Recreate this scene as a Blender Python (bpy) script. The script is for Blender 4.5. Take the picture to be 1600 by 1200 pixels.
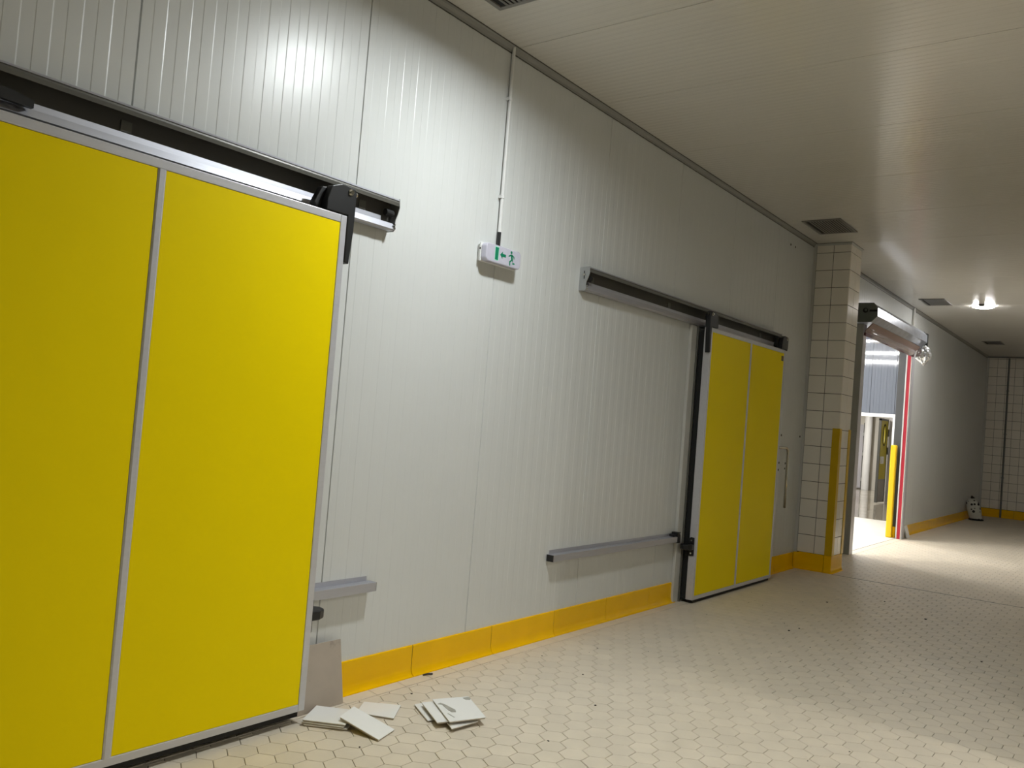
import bpy, bmesh, math, random
from mathutils import Vector, Matrix, noise
random.seed(7)
for o in list(bpy.data.objects): bpy.data.objects.remove(o, do_unlink=True)
scene = bpy.context.scene
C = scene.collection
# ------------------------------------------------------------------ camera
CAM = Vector((0.0, -3.2112, 1.4805))
RIGHT = Vector((0.6020, -0.7945, 0.0798)).normalized()
FWD = Vector((0.7948, 0.6059, 0.0349)).normalized()
FPX = 1325.3
RIGHT = (RIGHT - FWD * RIGHT.dot(FWD)).normalized()
UP = RIGHT.cross(FWD)
cam_data = bpy.data.cameras.new('camera')
cam = bpy.data.objects.new('camera', cam_data); C.objects.link(cam)
cam.matrix_world = Matrix(((RIGHT.x, UP.x, -FWD.x, CAM.x), (RIGHT.y, UP.y, -FWD.y, CAM.y), (RIGHT.z, UP.z, -FWD.z, CAM.z), (0, 0, 0, 1)))
cam_data.sensor_width = 36.0; cam_data.lens = FPX / 1600 * 36.0
cam_data.clip_start = 0.05; cam_data.clip_end = 200
scene.camera = cam
def project(p):
    d = Vector(p) - CAM; w = d.dot(FWD)
    if w < 0.1: return None
    return (800 + FPX * d.dot(RIGHT) / w, 600 - FPX * d.dot(UP) / w)
# ------------------------------------------------------------------ world, exposure
world = bpy.data.worlds.new('world'); scene.world = world; world.use_nodes = True
world.node_tree.nodes['Background'].inputs[0].default_value = (0.6, 0.65, 0.7, 1)
world.node_tree.nodes['Background'].inputs[1].default_value = 0.02
vs = scene.view_settings
vs.view_transform = 'Standard'; vs.look = 'None'; vs.exposure = 0.0; vs.gamma = 1.0; vs.use_curve_mapping = False
# lamp strengths (radiance of the diffusers; the lamps themselves are built further down)
LAMP_NEAR, LAMP_HALL, LAMP_FAR, LAMP_ANNEX, LAMP_INNER = 405, 1900, 105, 265, 900

# ------------------------------------------------------------------ helpers
def lin(r, g, b):
    f = lambda c: (c / 255 / 12.92) if c / 255 <= 0.04045 else ((c / 255 + 0.055) / 1.055) ** 2.4
    return (f(r), f(g), f(b))
MATS = {}
def mat(name, rgb, rough=0.5, metal=0.0, var=0.0, vscale=3.0, bump=0.0, bscale=40.0, coat=0.0, spec=0.5, island=0.0, dirt=None, trans=0.0, emit=None, alpha=1.0, rvar=0.0, stretch=None):
    m = bpy.data.materials.new(name); m.use_nodes = True
    nt = m.node_tree; n = nt.nodes; l = nt.links
    b = n['Principled BSDF']
    b.inputs['Base Color'].default_value = (*rgb, 1); b.inputs['Roughness'].default_value = rough
    b.inputs['Metallic'].default_value = metal; b.inputs['Specular IOR Level'].default_value = spec
    b.inputs['Coat Weight'].default_value = coat; b.inputs['Coat Roughness'].default_value = 0.12
    b.inputs['Transmission Weight'].default_value = trans; b.inputs['Alpha'].default_value = alpha
    if emit:
        b.inputs['Emission Color'].default_value = (1, 1, 1, 1); b.inputs['Emission Color'].default_value = (*emit[0], 1)
        b.inputs['Emission Strength'].default_value = emit[1]
    geo = n.new('ShaderNodeNewGeometry')
    vec = geo.outputs['Position']
    if stretch:
        mp = n.new('ShaderNodeMapping'); mp.inputs['Scale'].default_value = stretch
        l.new(vec, mp.inputs['Vector']); vec = mp.outputs['Vector']
    col = None
    if var > 0:
        t = n.new('ShaderNodeTexNoise'); t.inputs['Scale'].default_value = vscale; t.inputs['Detail'].default_value = 6
        l.new(vec, t.inputs['Vector'])
        r = n.new('ShaderNodeMapRange'); r.inputs['From Min'].default_value = 0.3; r.inputs['From Max'].default_value = 0.7
        r.inputs['To Min'].default_value = 1 - var; r.inputs['To Max'].default_value = 1 + var
        l.new(t.outputs['Fac'], r.inputs['Value'])
        fac = r.outputs['Result']
        if island > 0:
            r2 = n.new('ShaderNodeMapRange'); r2.inputs['To Min'].default_value = 1 - island; r2.inputs['To Max'].default_value = 1 + island
            l.new(geo.outputs['Random Per Island'], r2.inputs['Value'])
            oi = n.new('ShaderNodeObjectInfo')
            r3 = n.new('ShaderNodeMapRange'); r3.inputs['To Min'].default_value = 1 - island; r3.inputs['To Max'].default_value = 1 + island
            l.new(oi.outputs['Random'], r3.inputs['Value'])
            mm = n.new('ShaderNodeMath'); mm.operation = 'MULTIPLY'; l.new(fac, mm.inputs[0]); l.new(r2.outputs['Result'], mm.inputs[1])
            m2 = n.new('ShaderNodeMath'); m2.operation = 'MULTIPLY'; l.new(mm.outputs[0], m2.inputs[0]); l.new(r3.outputs['Result'], m2.inputs[1])
            fac = m2.outputs[0]
        x = n.new('ShaderNodeVectorMath'); x.operation = 'SCALE'; x.inputs[0].default_value = rgb
        l.new(fac, x.inputs['Scale']); col = x.outputs['Vector']
        if dirt:   # stains / specks with a shape of their own: (rgb, scale, threshold, amount)
            drgb, dsc, th, amt = dirt
            t2 = n.new('ShaderNodeTexNoise'); t2.inputs['Scale'].default_value = dsc; t2.inputs['Detail'].default_value = 8; t2.inputs['Roughness'].default_value = 0.7
            l.new(geo.outputs['Position'], t2.inputs['Vector'])
            r4 = n.new('ShaderNodeMapRange'); r4.inputs['From Min'].default_value = th; r4.inputs['From Max'].default_value = th + 0.1; r4.inputs['To Max'].default_value = amt
            l.new(t2.outputs['Fac'], r4.inputs['Value'])
            mx = n.new('ShaderNodeMix'); mx.data_type = 'RGBA'; mx.inputs['B'].default_value = (*drgb, 1)
            l.new(r4.outputs['Result'], mx.inputs['Factor']); l.new(col, mx.inputs['A']); col = mx.outputs['Result']
        l.new(col, b.inputs['Base Color'])
        if rvar > 0:
            r5 = n.new('ShaderNodeMapRange'); r5.inputs['From Min'].default_value = 0.3; r5.inputs['From Max'].default_value = 0.7
            r5.inputs['To Min'].default_value = rough - rvar; r5.inputs['To Max'].default_value = rough + rvar
            l.new(t.outputs['Fac'], r5.inputs['Value']); l.new(r5.outputs['Result'], b.inputs['Roughness'])
    if bump > 0:
        t3 = n.new('ShaderNodeTexNoise'); t3.inputs['Scale'].default_value = bscale; t3.inputs['Detail'].default_value = 4
        l.new(vec, t3.inputs['Vector'])
        bp = n.new('ShaderNodeBump'); bp.inputs['Strength'].default_value = bump; bp.inputs['Distance'].default_value = 0.01
        l.new(t3.outputs['Fac'], bp.inputs['Height']); l.new(bp.outputs['Normal'], b.inputs['Normal'])
    MATS[name] = m
    return m
mat('wall_sheet', lin(217, 219, 217), 0.315, var=0.012, vscale=1.5, spec=0.5)
mat('ceiling_sheet', lin(212, 209, 201), 0.19, var=0.015, vscale=1.0, spec=0.5, bump=0.10, bscale=1.0, stretch=(45, 0.6, 0.6))
mat('joint', lin(58, 56, 50), 0.8, var=0.1, vscale=8)
mat('trim_grey', lin(120, 120, 116), 0.5, var=0.04)
mat('cornice_grey', lin(150, 149, 144), 0.5, var=0.04)
mat('casing_white', lin(205, 204, 198), 0.4, var=0.02)
mat('door_yellow', lin(253, 227, 0), 0.5, var=0.012, vscale=2.0, spec=0.08)
mat('cove_yellow', lin(255, 199, 0), 0.2, var=0.03, vscale=5, spec=0.22)
mat('guard_yellow', lin(214, 176, 6), 0.3, var=0.05, vscale=6)
mat('aluminium', lin(206, 206, 210), 0.38, metal=0.3, var=0.03, vscale=3, stretch=(2, 20, 20))
mat('rail_aluminium', lin(194, 195, 203), 0.46, metal=0.75, var=0.03, vscale=4, stretch=(1, 20, 20))
mat('hood_grey', lin(104, 103, 97), 0.42, metal=0.3, var=0.04)
mat('reveal_grey', lin(72, 73, 74), 0.4, metal=0.3, var=0.04)
mat('hood_dark', lin(76, 74, 69), 0.55, var=0.06, vscale=5)
mat('zinc', lin(176, 178, 178), 0.38, metal=0.7, var=0.08, vscale=14)
mat('galvanised', lin(205, 210, 220), 0.3, metal=0.7, var=0.12, vscale=9)
mat('black_plastic', lin(26, 26, 27), 0.42, var=0.05, vscale=20)
mat('rubber', lin(20, 20, 20), 0.75, var=0.05)
mat('chrome', lin(210, 208, 200), 0.14, metal=1.0)
mat('steel', lin(190, 184, 168), 0.2, metal=1.0)
mat('floor_tile', lin(223, 212, 193), 0.48, var=0.05, vscale=7, island=0.035, spec=0.45, rvar=0.06, bump=0.05, bscale=60, dirt=(lin(120, 112, 98), 16, 0.66, 0.45))
mat('floor_slab', lin(150, 142, 128), 0.42, var=0.05, vscale=6, spec=0.45, dirt=(lin(120, 112, 98), 16, 0.66, 0.4))
mat('grout', lin(122, 112, 94), 0.9, var=0.12, vscale=10)
mat('wall_tile', lin(244, 238, 226), 0.17, var=0.015, vscale=5, island=0.015, spec=0.5)
mat('tile_grout', lin(58, 46, 34), 0.9, var=0.15, vscale=12)
mat('loose_tile', lin(250, 250, 247), 0.16, var=0.012, vscale=8)
mat('loose_tile_biscuit', lin(176, 166, 148), 0.8, var=0.08, vscale=25)
mat('smudge', lin(172, 170, 160), 0.7, var=0.15, vscale=40)
mat('mauve_tile', lin(180, 168, 154), 0.35, var=0.04, vscale=12, dirt=(lin(136, 126, 120), 9, 0.58, 0.5))
mat('white_plastic', lin(228, 228, 226), 0.35, var=0.01)
mat('sign_cover', lin(200, 198, 212), 0.18, var=0.03, vscale=30, spec=0.6)
mat('sign_green', lin(6, 128, 92), 0.4, var=0.03)
mat('sign_halo', lin(150, 226, 196), 0.4, var=0.03)
mat('vent_grey', lin(128, 126, 122), 0.5, var=0.06, vscale=15)
mat('vent_dark', lin(40, 38, 38), 0.8, var=0.1)
mat('hole', lin(22, 20, 17), 0.9)
mat('label_dark', lin(40, 22, 12), 0.4)
mat('label_gold', lin(150, 112, 30), 0.4)
mat('post_grey', lin(158, 159, 152), 0.5, metal=0.2, var=0.04)
mat('post_light', lin(200, 198, 202), 0.4, metal=0.2, var=0.02)
mat('plate_dark', lin(96, 102, 97), 0.45, metal=0.4, var=0.1, vscale=8)
mat('curtain_pink', lin(142, 120, 110), 0.5, var=0.04)
mat('bar_red_dark', lin(78, 34, 32), 0.5, var=0.1)
mat('strip_red', lin(168, 8, 40), 0.4, var=0.03)
mat('film', lin(225, 220, 222), 0.12, trans=0.0, alpha=0.28, spec=0.8)
mat('foil', lin(215, 218, 222), 0.22, metal=0.85, bump=0.4, bscale=30)
mat('annex_sheet', lin(92, 97, 107), 0.06, metal=0.0, var=0.02, spec=0.35)
mat('annex_white', lin(226, 226, 226), 0.4, var=0.01)
mat('annex_floor', lin(226, 222, 212), 0.38, var=0.04, vscale=2, dirt=(lin(150, 140, 125), 5, 0.6, 0.4))
mat('wet_floor', lin(150, 142, 128), 0.10, var=0.12, vscale=1.5, spec=0.7, rvar=0.05)
mat('inner_wall', lin(190, 186, 176), 0.4, var=0.05, vscale=1.5)
mat('inner_door', lin(176, 174, 180), 0.4, var=0.02)
mat('leaf_yellow', lin(196, 182, 44), 0.4, var=0.03)
mat('leaf_frame', lin(96, 96, 92), 0.4, metal=0.4, var=0.05)
mat('bollard_yellow', lin(238, 196, 6), 0.35, var=0.03)
mat('brass', lin(186, 140, 60), 0.35, metal=0.7)
mat('crumb', lin(60, 52, 42), 0.9, var=0.2, vscale=30)
mat('lamp_housing', lin(150, 150, 148), 0.5, var=0.03)
def emat(name, strength, tint=(1.0, 0.985, 0.955)):
    return mat(name, (0.9, 0.9, 0.9), 0.4, emit=(tint, strength))
emat('glow_near', LAMP_NEAR, (0.93, 0.985, 1.0)); emat('glow_hall', LAMP_HALL, (1.0, 0.955, 0.85)); emat('glow_far', LAMP_FAR, (1, 0.98, 0.96))
emat('glow_annex', LAMP_ANNEX, (1.0, 0.98, 0.95)); emat('glow_inner', LAMP_INNER, (1.0, 0.965, 0.9))
# spotted sack
def spotted():
    m = mat('sack', lin(196, 196, 188), 0.55, var=0.06, vscale=20)
    nt = m.node_tree; n = nt.nodes; l = nt.links
    v = n.new('ShaderNodeTexVoronoi'); v.inputs['Scale'].default_value = 13; v.inputs['Randomness'].default_value = 0.6
    tc = n.new('ShaderNodeTexCoord'); l.new(tc.outputs['Object'], v.inputs['Vector'])
    r = n.new('ShaderNodeMapRange'); r.inputs['From Min'].default_value = 0.36; r.inputs['From Max'].default_value = 0.41; r.inputs['To Min'].default_value = 0.0; r.inputs['To Max'].default_value = 1.0
    l.new(v.outputs['Distance'], r.inputs['Value'])
    mx = n.new('ShaderNodeMix'); mx.data_type = 'RGBA'; mx.inputs['A'].default_value = (*lin(28, 28, 26), 1); mx.inputs['B'].default_value = (*lin(200, 200, 190), 1)
    l.new(r.outputs['Result'], mx.inputs['Factor']); l.new(mx.outputs['Result'], n['Principled BSDF'].inputs['Base Color'])
spotted()

class MB:
    """collects shapes in world coordinates; build() links them as ONE mesh object"""
    def __init__(s): s.v = []; s.f = []
    def add(s, vs_, fs_):
        k = len(s.v); s.v += [tuple(p) for p in vs_]; s.f += [tuple(i + k for i in f) for f in fs_]; return s
    def box(s, x0, x1, y0, y1, z0, z1):
        return s.add([(x0, y0, z0), (x1, y0, z0), (x1, y1, z0), (x0, y1, z0), (x0, y0, z1), (x1, y0, z1), (x1, y1, z1), (x0, y1, z1)],
                     [(0, 3, 2, 1), (4, 5, 6, 7), (0, 1, 5, 4), (1, 2, 6, 5), (2, 3, 7, 6), (3, 0, 4, 7)])
    def prism(s, pts, a0, a1, axis='x'):
        """polygon pts in the other two axes (in xyz order), extruded along axis"""
        def P(p, a):
            if axis == 'x': return (a, p[0], p[1])
            if axis == 'y': return (p[0], a, p[1])
            return (p[0], p[1], a)
        n = len(pts)
        return s.add([P(p, a0) for p in pts] + [P(p, a1) for p in pts],
                     [tuple(range(n)), tuple(range(2 * n - 1, n - 1, -1))] + [(i, i + n, (i + 1) % n + n, (i + 1) % n) for i in range(n)])
    def cyl(s, p0, p1, r, n=12, r1=None):
        p0 = Vector(p0); p1 = Vector(p1); d = (p1 - p0).normalized(); u = d.orthogonal().normalized(); w = d.cross(u); r1 = r if r1 is None else r1
        ring = lambda c, rr: [c + (u * math.cos(2 * math.pi * i / n) + w * math.sin(2 * math.pi * i / n)) * rr for i in range(n)]
        return s.add(ring(p0, r) + ring(p1, r1), [tuple(range(n - 1, -1, -1)), tuple(range(n, 2 * n))] + [(i, (i + 1) % n, (i + 1) % n + n, i + n) for i in range(n)])
    def tube(s, path, r, n=10):
        path = [Vector(p) for p in path]; rings = []; u = None
        for i, p in enumerate(path):
            d = (path[min(i + 1, len(path) - 1)] - path[max(i - 1, 0)]).normalized()
            u = d.orthogonal().normalized() if u is None else (u - d * u.dot(d)).normalized()
            w = d.cross(u)
            rings += [p + (u * math.cos(2 * math.pi * k / n) + w * math.sin(2 * math.pi * k / n)) * r for k in range(n)]
        m = len(path)
        fs_ = [tuple(range(n - 1, -1, -1)), tuple(range((m - 1) * n, m * n))]
        for i in range(m - 1):
            fs_ += [(i * n + k, i * n + (k + 1) % n, (i + 1) * n + (k + 1) % n, (i + 1) * n + k) for k in range(n)]
        return s.add(rings, fs_)
    def lathe(s, c, prof, n=24):
        """profile [(r, z)] around a vertical axis at c"""
        vs_ = []; m = len(prof)
        for r, z in prof: vs_ += [(c[0] + r * math.cos(2 * math.pi * k / n), c[1] + r * math.sin(2 * math.pi * k / n), c[2] + z) for k in range(n)]
        fs_ = []
        for i in range(m - 1): fs_ += [(i * n + k, i * n + (k + 1) % n, (i + 1) * n + (k + 1) % n, (i + 1) * n + k) for k in range(n)]
        fs_ += [tuple(range(n)), tuple(range((m - 1) * n, m * n))]
        return s.add(vs_, fs_)
    def build(s, name, m, parent=None, smooth=False, bevel=0.0, seg=2, origin=None):
        if parent is not None: org = wloc(parent)
        elif origin: org = Vector(origin)
        else:
            xs = [p[0] for p in s.v]; ys = [p[1] for p in s.v]; zs = [p[2] for p in s.v]
            org = Vector(((min(xs) + max(xs)) / 2, (min(ys) + max(ys)) / 2, min(zs)))
        me = bpy.data.meshes.new(name); me.from_pydata([tuple(Vector(p) - org) for p in s.v], [], s.f)
        bm = bmesh.new(); bm.from_mesh(me); bmesh.ops.recalc_face_normals(bm, faces=bm.faces); bm.to_mesh(me); bm.free()
        me.materials.append(MATS[m]); me.update()
        if smooth:
            for p in me.polygons: p.use_smooth = True
        o = bpy.data.objects.new(name, me); C.objects.link(o)
        if parent is not None: o.parent = parent
        else: o.location = org
        if bevel:
            b = o.modifiers.new('edge', 'BEVEL'); b.width = bevel; b.segments = seg; b.limit_method = 'ANGLE'; b.angle_limit = math.radians(40)
        return o
def wloc(o):
    p = Vector((0, 0, 0))
    while o is not None: p = p + o.location; o = o.parent
    return p
def tag(o, label, cat, group=None):
    o['label'] = label; o['category'] = cat
    if group: o['group'] = group
    return o
def thing(name, loc, label, cat, group=None):
    o = bpy.data.objects.new(name, None); C.objects.link(o); o.location = loc; o.empty_display_size = 0.1
    return tag(o, label, cat, group)
def struct(o): o['kind'] = 'structure'; return o
def box(x0, x1, y0, y1, z0, z1): return MB().box(x0, x1, y0, y1, z0, z1)

H = 3.70            # ceiling height
XW = 22.4           # back wall
# ------------------------------------------------------------------ ribbed sandwich panels
def rib_profile(a0, a1, period, depth):
    """points (a, d): flat lands alternating between 0 and depth with short slopes"""
    n = max(1, round((a1 - a0) / period)); p = (a1 - a0) / n; s_ = 0.0035; out = []
    for i in range(n):
        b = a0 + i * p
        out += [(b + s_, 0), (b + p / 2 - s_, 0), (b + p / 2, depth), (b + p - s_ * 0.5, depth)]
    return out
def wall_panel(parent, x0, x1, z0, z1, y, m='wall_sheet', period=0.106, depth=0.0011, sign=-1, axis='x'):
    """vertical panel; its face looks to sign along the other horizontal axis"""
    g = 0.0016
    pr = [(x0 + g, 0.010)] + [(a, -d) for a, d in rib_profile(x0 + g, x1 - g, period, depth)] + [(x1 - g, 0.010)]
    mb = MB()
    for a, d in pr:
        c = y - sign * d
        for z in (z0, z1): mb.v.append((a, c, z) if axis == 'x' else (c, a, z))
    k = len(pr)
    mb.f = [(2 * i, 2 * i + 2, 2 * i + 3, 2 * i + 1) for i in range(k - 1)]
    o = mb.build('panel', m, parent)
    # keep the faces looking into the room
    want = Vector((0, sign, 0)) if axis == 'x' else Vector((sign, 0, 0))
    tot = sum((p.normal * p.area for p in o.data.polygons), Vector())
    if tot.dot(want) < 0: o.data.flip_normals()
    return o
# ---- main wall (the long one the doors slide along), face at y = 0
wall_l = struct(box(-4, 11.62, 0.0095, 0.14, 0, H).build('wall_left', 'joint'))
wall_lh = struct(box(11.62, 14.62, 0.0095, 0.14, 3.06, H).build('wall_left_header', 'joint'))
wall_lf = struct(box(14.62, XW, 0.0095, 0.14, 0, H).build('wall_left_end', 'joint'))
J = [-4.0, -3.02, -1.85, -0.69, 0.475, 1.645, 2.808, 3.945, 5.15, 6.31, 7.45, 8.60, 9.75, 10.9, 11.62]
for a, b in zip(J, J[1:]): wall_panel(wall_l, a, b, 0, H, 0.0)
J2 = [11.62, 12.8, 13.95, 14.62]
for a, b in zip(J2, J2[1:]): wall_panel(wall_lh, a, b, 3.06, H, 0.0)
J3 = [14.62, 15.6, 16.75, 17.9, 19.05, 20.2, 21.35, XW]
for a, b in zip(J3, J3[1:]): wall_panel(wall_lf, a, b, 0, H, 0.0)
box(14.618, 14.632, -0.002, 0.142, 0, 3.06).build('reveal', 'reveal_grey', wall_lf)
box(11.608, 11.622, -0.002, 0.142, 0, 3.06).build('reveal', 'hood_grey', wall_l)
box(11.62, 14.62, -0.002, 0.142, 3.048, 3.062).build('reveal', 'reveal_grey', wall_lh)
for hx, hz in [(8.95, 3.534), (9.092, 3.536), (9.057, 1.481), (9.659, 1.483), (9.04, 1.184), (9.237, 1.178), (9.034, 1.108), (9.228, 1.122)]:
    MB().cyl((hx, -0.003, hz), (hx, 0.004, hz), 0.012, 10).build('screw_hole', 'hole', wall_l)
# ---- ceiling
ceil = struct(box(-4, XW, -9, 0.14, H + 0.0095, H + 0.12).build('ceiling', 'joint'))
JC = [-4.0, -3.14, -1.95, -0.76, 0.43, 1.61, 2.79, 3.97, 4.975, 6.15, 7.34, 8.53, 9.76, 10.95, 12.14, 13.33, 14.52, 15.71, 16.9, 18.09, 19.28, 20.47, 21.66, XW]
def ceiling_panel(x0, x1):
    g = 0.0015; mb = MB()
    pr = [(x0 + g, 0.010)] + [(a, -d) for a, d in rib_profile(x0 + g, x1 - g, 0.0535, 0.0008)] + [(x1 - g, 0.010)]
    for a, d in pr:
        for y in (-9, 0): mb.v.append((a, y, H + d))
    mb.f = [(2 * i, 2 * i + 1, 2 * i + 3, 2 * i + 2) for i in range(len(pr) - 1)]
    o = mb.build('panel', 'ceiling_sheet', ceil)
    if sum((p.normal.z * p.area for p in o.data.polygons)) > 0: o.data.flip_normals()
for a, b in zip(JC, JC[1:]): ceiling_panel(a, b)
# ---- the other walls of the corridor and of the wider hall beside the camera
wall_r = struct(box(4.85, XW, -3.74, -3.6095, 0, H).build('wall_right', 'joint'))
JR = [4.85, 6.0, 7.15, 8.3, 9.45, 10.6, 11.75, 12.9, 14.05, 15.2, 16.35, 17.5, 18.65, 19.8, 20.95, XW]
for a, b in zip(JR, JR[1:]): wall_panel(wall_r, a, b, 0, H, -3.6, sign=1)
box(4.843, 4.853, -3.742, -3.598, 0, H).build('end_cap', 'trim_grey', wall_r)
wall_f = struct(box(-4.12, -4.0095, -9, 0.14, 0, H).build('wall_front', 'joint'))
for i in range(8): wall_panel(wall_f, -9 + i * 1.125, -9 + (i + 1) * 1.125, 0, H, -4.0, sign=1, axis='y')
wall_h = struct(box(-4.12, XW, -9.12, -9.0095, 0, H).build('wall_hall', 'joint'))
for i in range(8): wall_panel(wall_h, -4 + i * 1.15, -4 + (i + 1) * 1.15, 0, H, -9.0, sign=1)
wall_e = struct(box(5.2, 5.3, -9, -3.74, 0, H).build('wall_hall_end', 'trim_grey'))
# ---- tiled back wall
def tile_mesh(w, h, t=0.008, b=0.0015):
    """a glazed tile standing in the x=0 plane, face to -x, centred on y, base at z=0"""
    v = [(0, -w / 2, 0), (0, w / 2, 0), (0, w / 2, h), (0, -w / 2, h),
         (-t + b, -w / 2, 0), (-t + b, w / 2, 0), (-t + b, w / 2, h), (-t + b, -w / 2, h),
         (-t, -w / 2 + b, b), (-t, w / 2 - b, b), (-t, w / 2 - b, h - b), (-t, -w / 2 + b, h - b)]
    f = [(8, 11, 10, 9)]
    for k in (0, 4):
        for i in range(4): f.append((k + i, k + (i + 1) % 4, k + 4 + (i + 1) % 4, k + 4 + i))
    me = bpy.data.meshes.new('tile'); me.from_pydata(v, [], f)
    bm = bmesh.new(); bm.from_mesh(me); bmesh.ops.recalc_face_normals(bm, faces=bm.faces)
    if sum(fc.normal.x * fc.calc_area() for fc in bm.faces) > 0: bmesh.ops.reverse_faces(bm, faces=bm.faces)
    bm.to_mesh(me); bm.free()
    me.materials.append(MATS['wall_tile']); return me
TM = {}
def put_tile(parent, w, h, loc, rz=0.0):
    k = (round(w, 4), round(h, 4))
    if k not in TM: TM[k] = tile_mesh(*k)
    o = bpy.data.objects.new('tile', TM[k]); C.objects.link(o); o.parent = parent
    o.location = Vector(loc) - wloc(parent); o.rotation_euler = (0, 0, rz)
    return o
wall_b = struct(box(XW, XW + 0.12, -9, 0.14, 0, H).build('wall_back', 'tile_grout'))
TW, TH, TG = 0.178, 0.203, 0.0055
rows = [(0.19 + i * TH, TH) for i in range(17)] + [(0.19 + 17 * TH, H - 0.03 - 0.19 - 17 * TH)]
for (z0, hh) in rows:
    for j in range(12):
        put_tile(wall_b, TW - TG, hh - TG, (XW, -0.045 - (j + 0.5) * TW, z0 + TG / 2))
mb = MB()
for (z0, hh) in rows:
    for j in range(12, 20):
        y = -0.045 - (j + 0.5) * TW
        mb.box(XW - 0.008, XW, y - (TW - TG) / 2, y + (TW - TG) / 2, z0 + TG / 2, z0 + hh - TG / 2)
o = mb.build('tile_field', 'wall_tile', wall_b); o['kind'] = 'stuff'
box(XW - 0.02, XW, -0.045, 0, 0.16, H - 0.03).build('corner_strip', 'casing_white', wall_b)

# ------------------------------------------------------------------ floor
floor = struct(MB().box(-4, XW, -9, 0.14, -0.12, -0.0045).box(-4, -1, -9, 0.14, -0.0045, 0).box(-1, XW, -9, -5.0, -0.0045, 0).box(5.2, XW, -5.0, -3.6, -0.0045, 0).build('floor', 'grout'))
floor.data.materials.append(MATS['floor_slab'])
for p in floor.data.polygons:
    if abs(p.center.z + wloc(floor).z) < 0.0005: p.material_index = 1
HA, HB = 0.104, 0.12        # lattice steps along x and y
def clip(poly, axis, lim, keep_less):
    out = []
    for i in range(len(poly)):
        a, b = poly[i], poly[(i + 1) % len(poly)]
        ia = (a[axis] <= lim) == keep_less; ib = (b[axis] <= lim) == keep_less
        if ia: out.append(a)
        if ia != ib:
            t = (lim - a[axis]) / (b[axis] - a[axis]); out.append((a[0] + t * (b[0] - a[0]), a[1] + t * (b[1] - a[1])))
    return out
def shrink(poly, d):
    n = len(poly); cx = sum(p[0] for p in poly) / n; cy = sum(p[1] for p in poly) / n; out = []
    area = sum(poly[i][0] * poly[(i + 1) % n][1] - poly[(i + 1) % n][0] * poly[i][1] for i in range(n))
    s = 1 if area > 0 else -1
    lines = []
    for i in range(n):
        a, b = poly[i], poly[(i + 1) % n]; dx, dy = b[0] - a[0], b[1] - a[1]; L = math.hypot(dx, dy)
        if L < 1e-6: continue
        nx, ny = -dy / L * s, dx / L * s
        lines.append((a[0] + nx * d, a[1] + ny * d, dx, dy))
    m = len(lines)
    for i in range(m):
        x1, y1, dx1, dy1 = lines[i - 1]; x2, y2, dx2, dy2 = lines[i]; den = dx1 * dy2 - dy1 * dx2
        if abs(den) < 1e-9: continue
        t = ((x2 - x1) * dy2 - (y2 - y1) * dx2) / den
        out.append((x1 + dx1 * t, y1 + dy1 * t))
    return out
def slab_poly(poly, zt=0.0):
    """verts/faces of a thin floor tile with an eased edge"""
    a = shrink(poly, 0.0015); b = shrink(poly, 0.0029); n = len(a)
    if n < 3 or len(b) != n: return [], []
    v = [(x, y, -0.0045) for x, y in a] + [(x, y, zt - 0.0010) for x, y in a] + [(x, y, zt) for x, y in b]
    f = [tuple(range(2 * n, 3 * n))]
    for k in (0, n): f += [(k + i, k + (i + 1) % n, k + n + (i + 1) % n, k + n + i) for i in range(n)]
    return v, f
RX, RY = 2.0 / 3 * HA, HB / 2   # hexagon with points along x and flats along y
def hexagon(cx, cy): return [(cx + RX, cy), (cx + RX / 2, cy + RY), (cx - RX / 2, cy + RY), (cx - RX, cy), (cx - RX / 2, cy - RY), (cx + RX / 2, cy - RY)]
polys = []
i0 = int((-1 - 2.859) / HA) - 1; i1 = int((XW - 2.859) / HA) + 2
for i in range(i0, i1):
    cx = 2.859 + i * HA
    for j in range(-40, 10):
        cy = -0.741 + j * HB + (HB / 2 if i % 2 else 0)
        if cy > -0.06 or cy < -5.1: continue
        if cx > 5.25 and cy < -3.65: continue
        p = hexagon(cx, cy); full = True
        for ax, lim, less in ((1, -0.12, True), (0, -1.0, False), (0, XW, True), (1, -5.0, False)):
            if all(((q[ax] <= lim) == less) for q in p): continue
            p = clip(p, ax, lim, less); full = False
            if len(p) < 3: break
        if len(p) < 3: continue
        if cx > 5.0 and cy < -3.6: continue
        A = abs(sum(p[k][0] * p[(k + 1) % len(p)][1] - p[(k + 1) % len(p)][0] * p[k][1] for k in range(len(p)))) / 2
        if A < 0.0008: continue
        polys.append((p, full, (cx, cy)))
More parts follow.
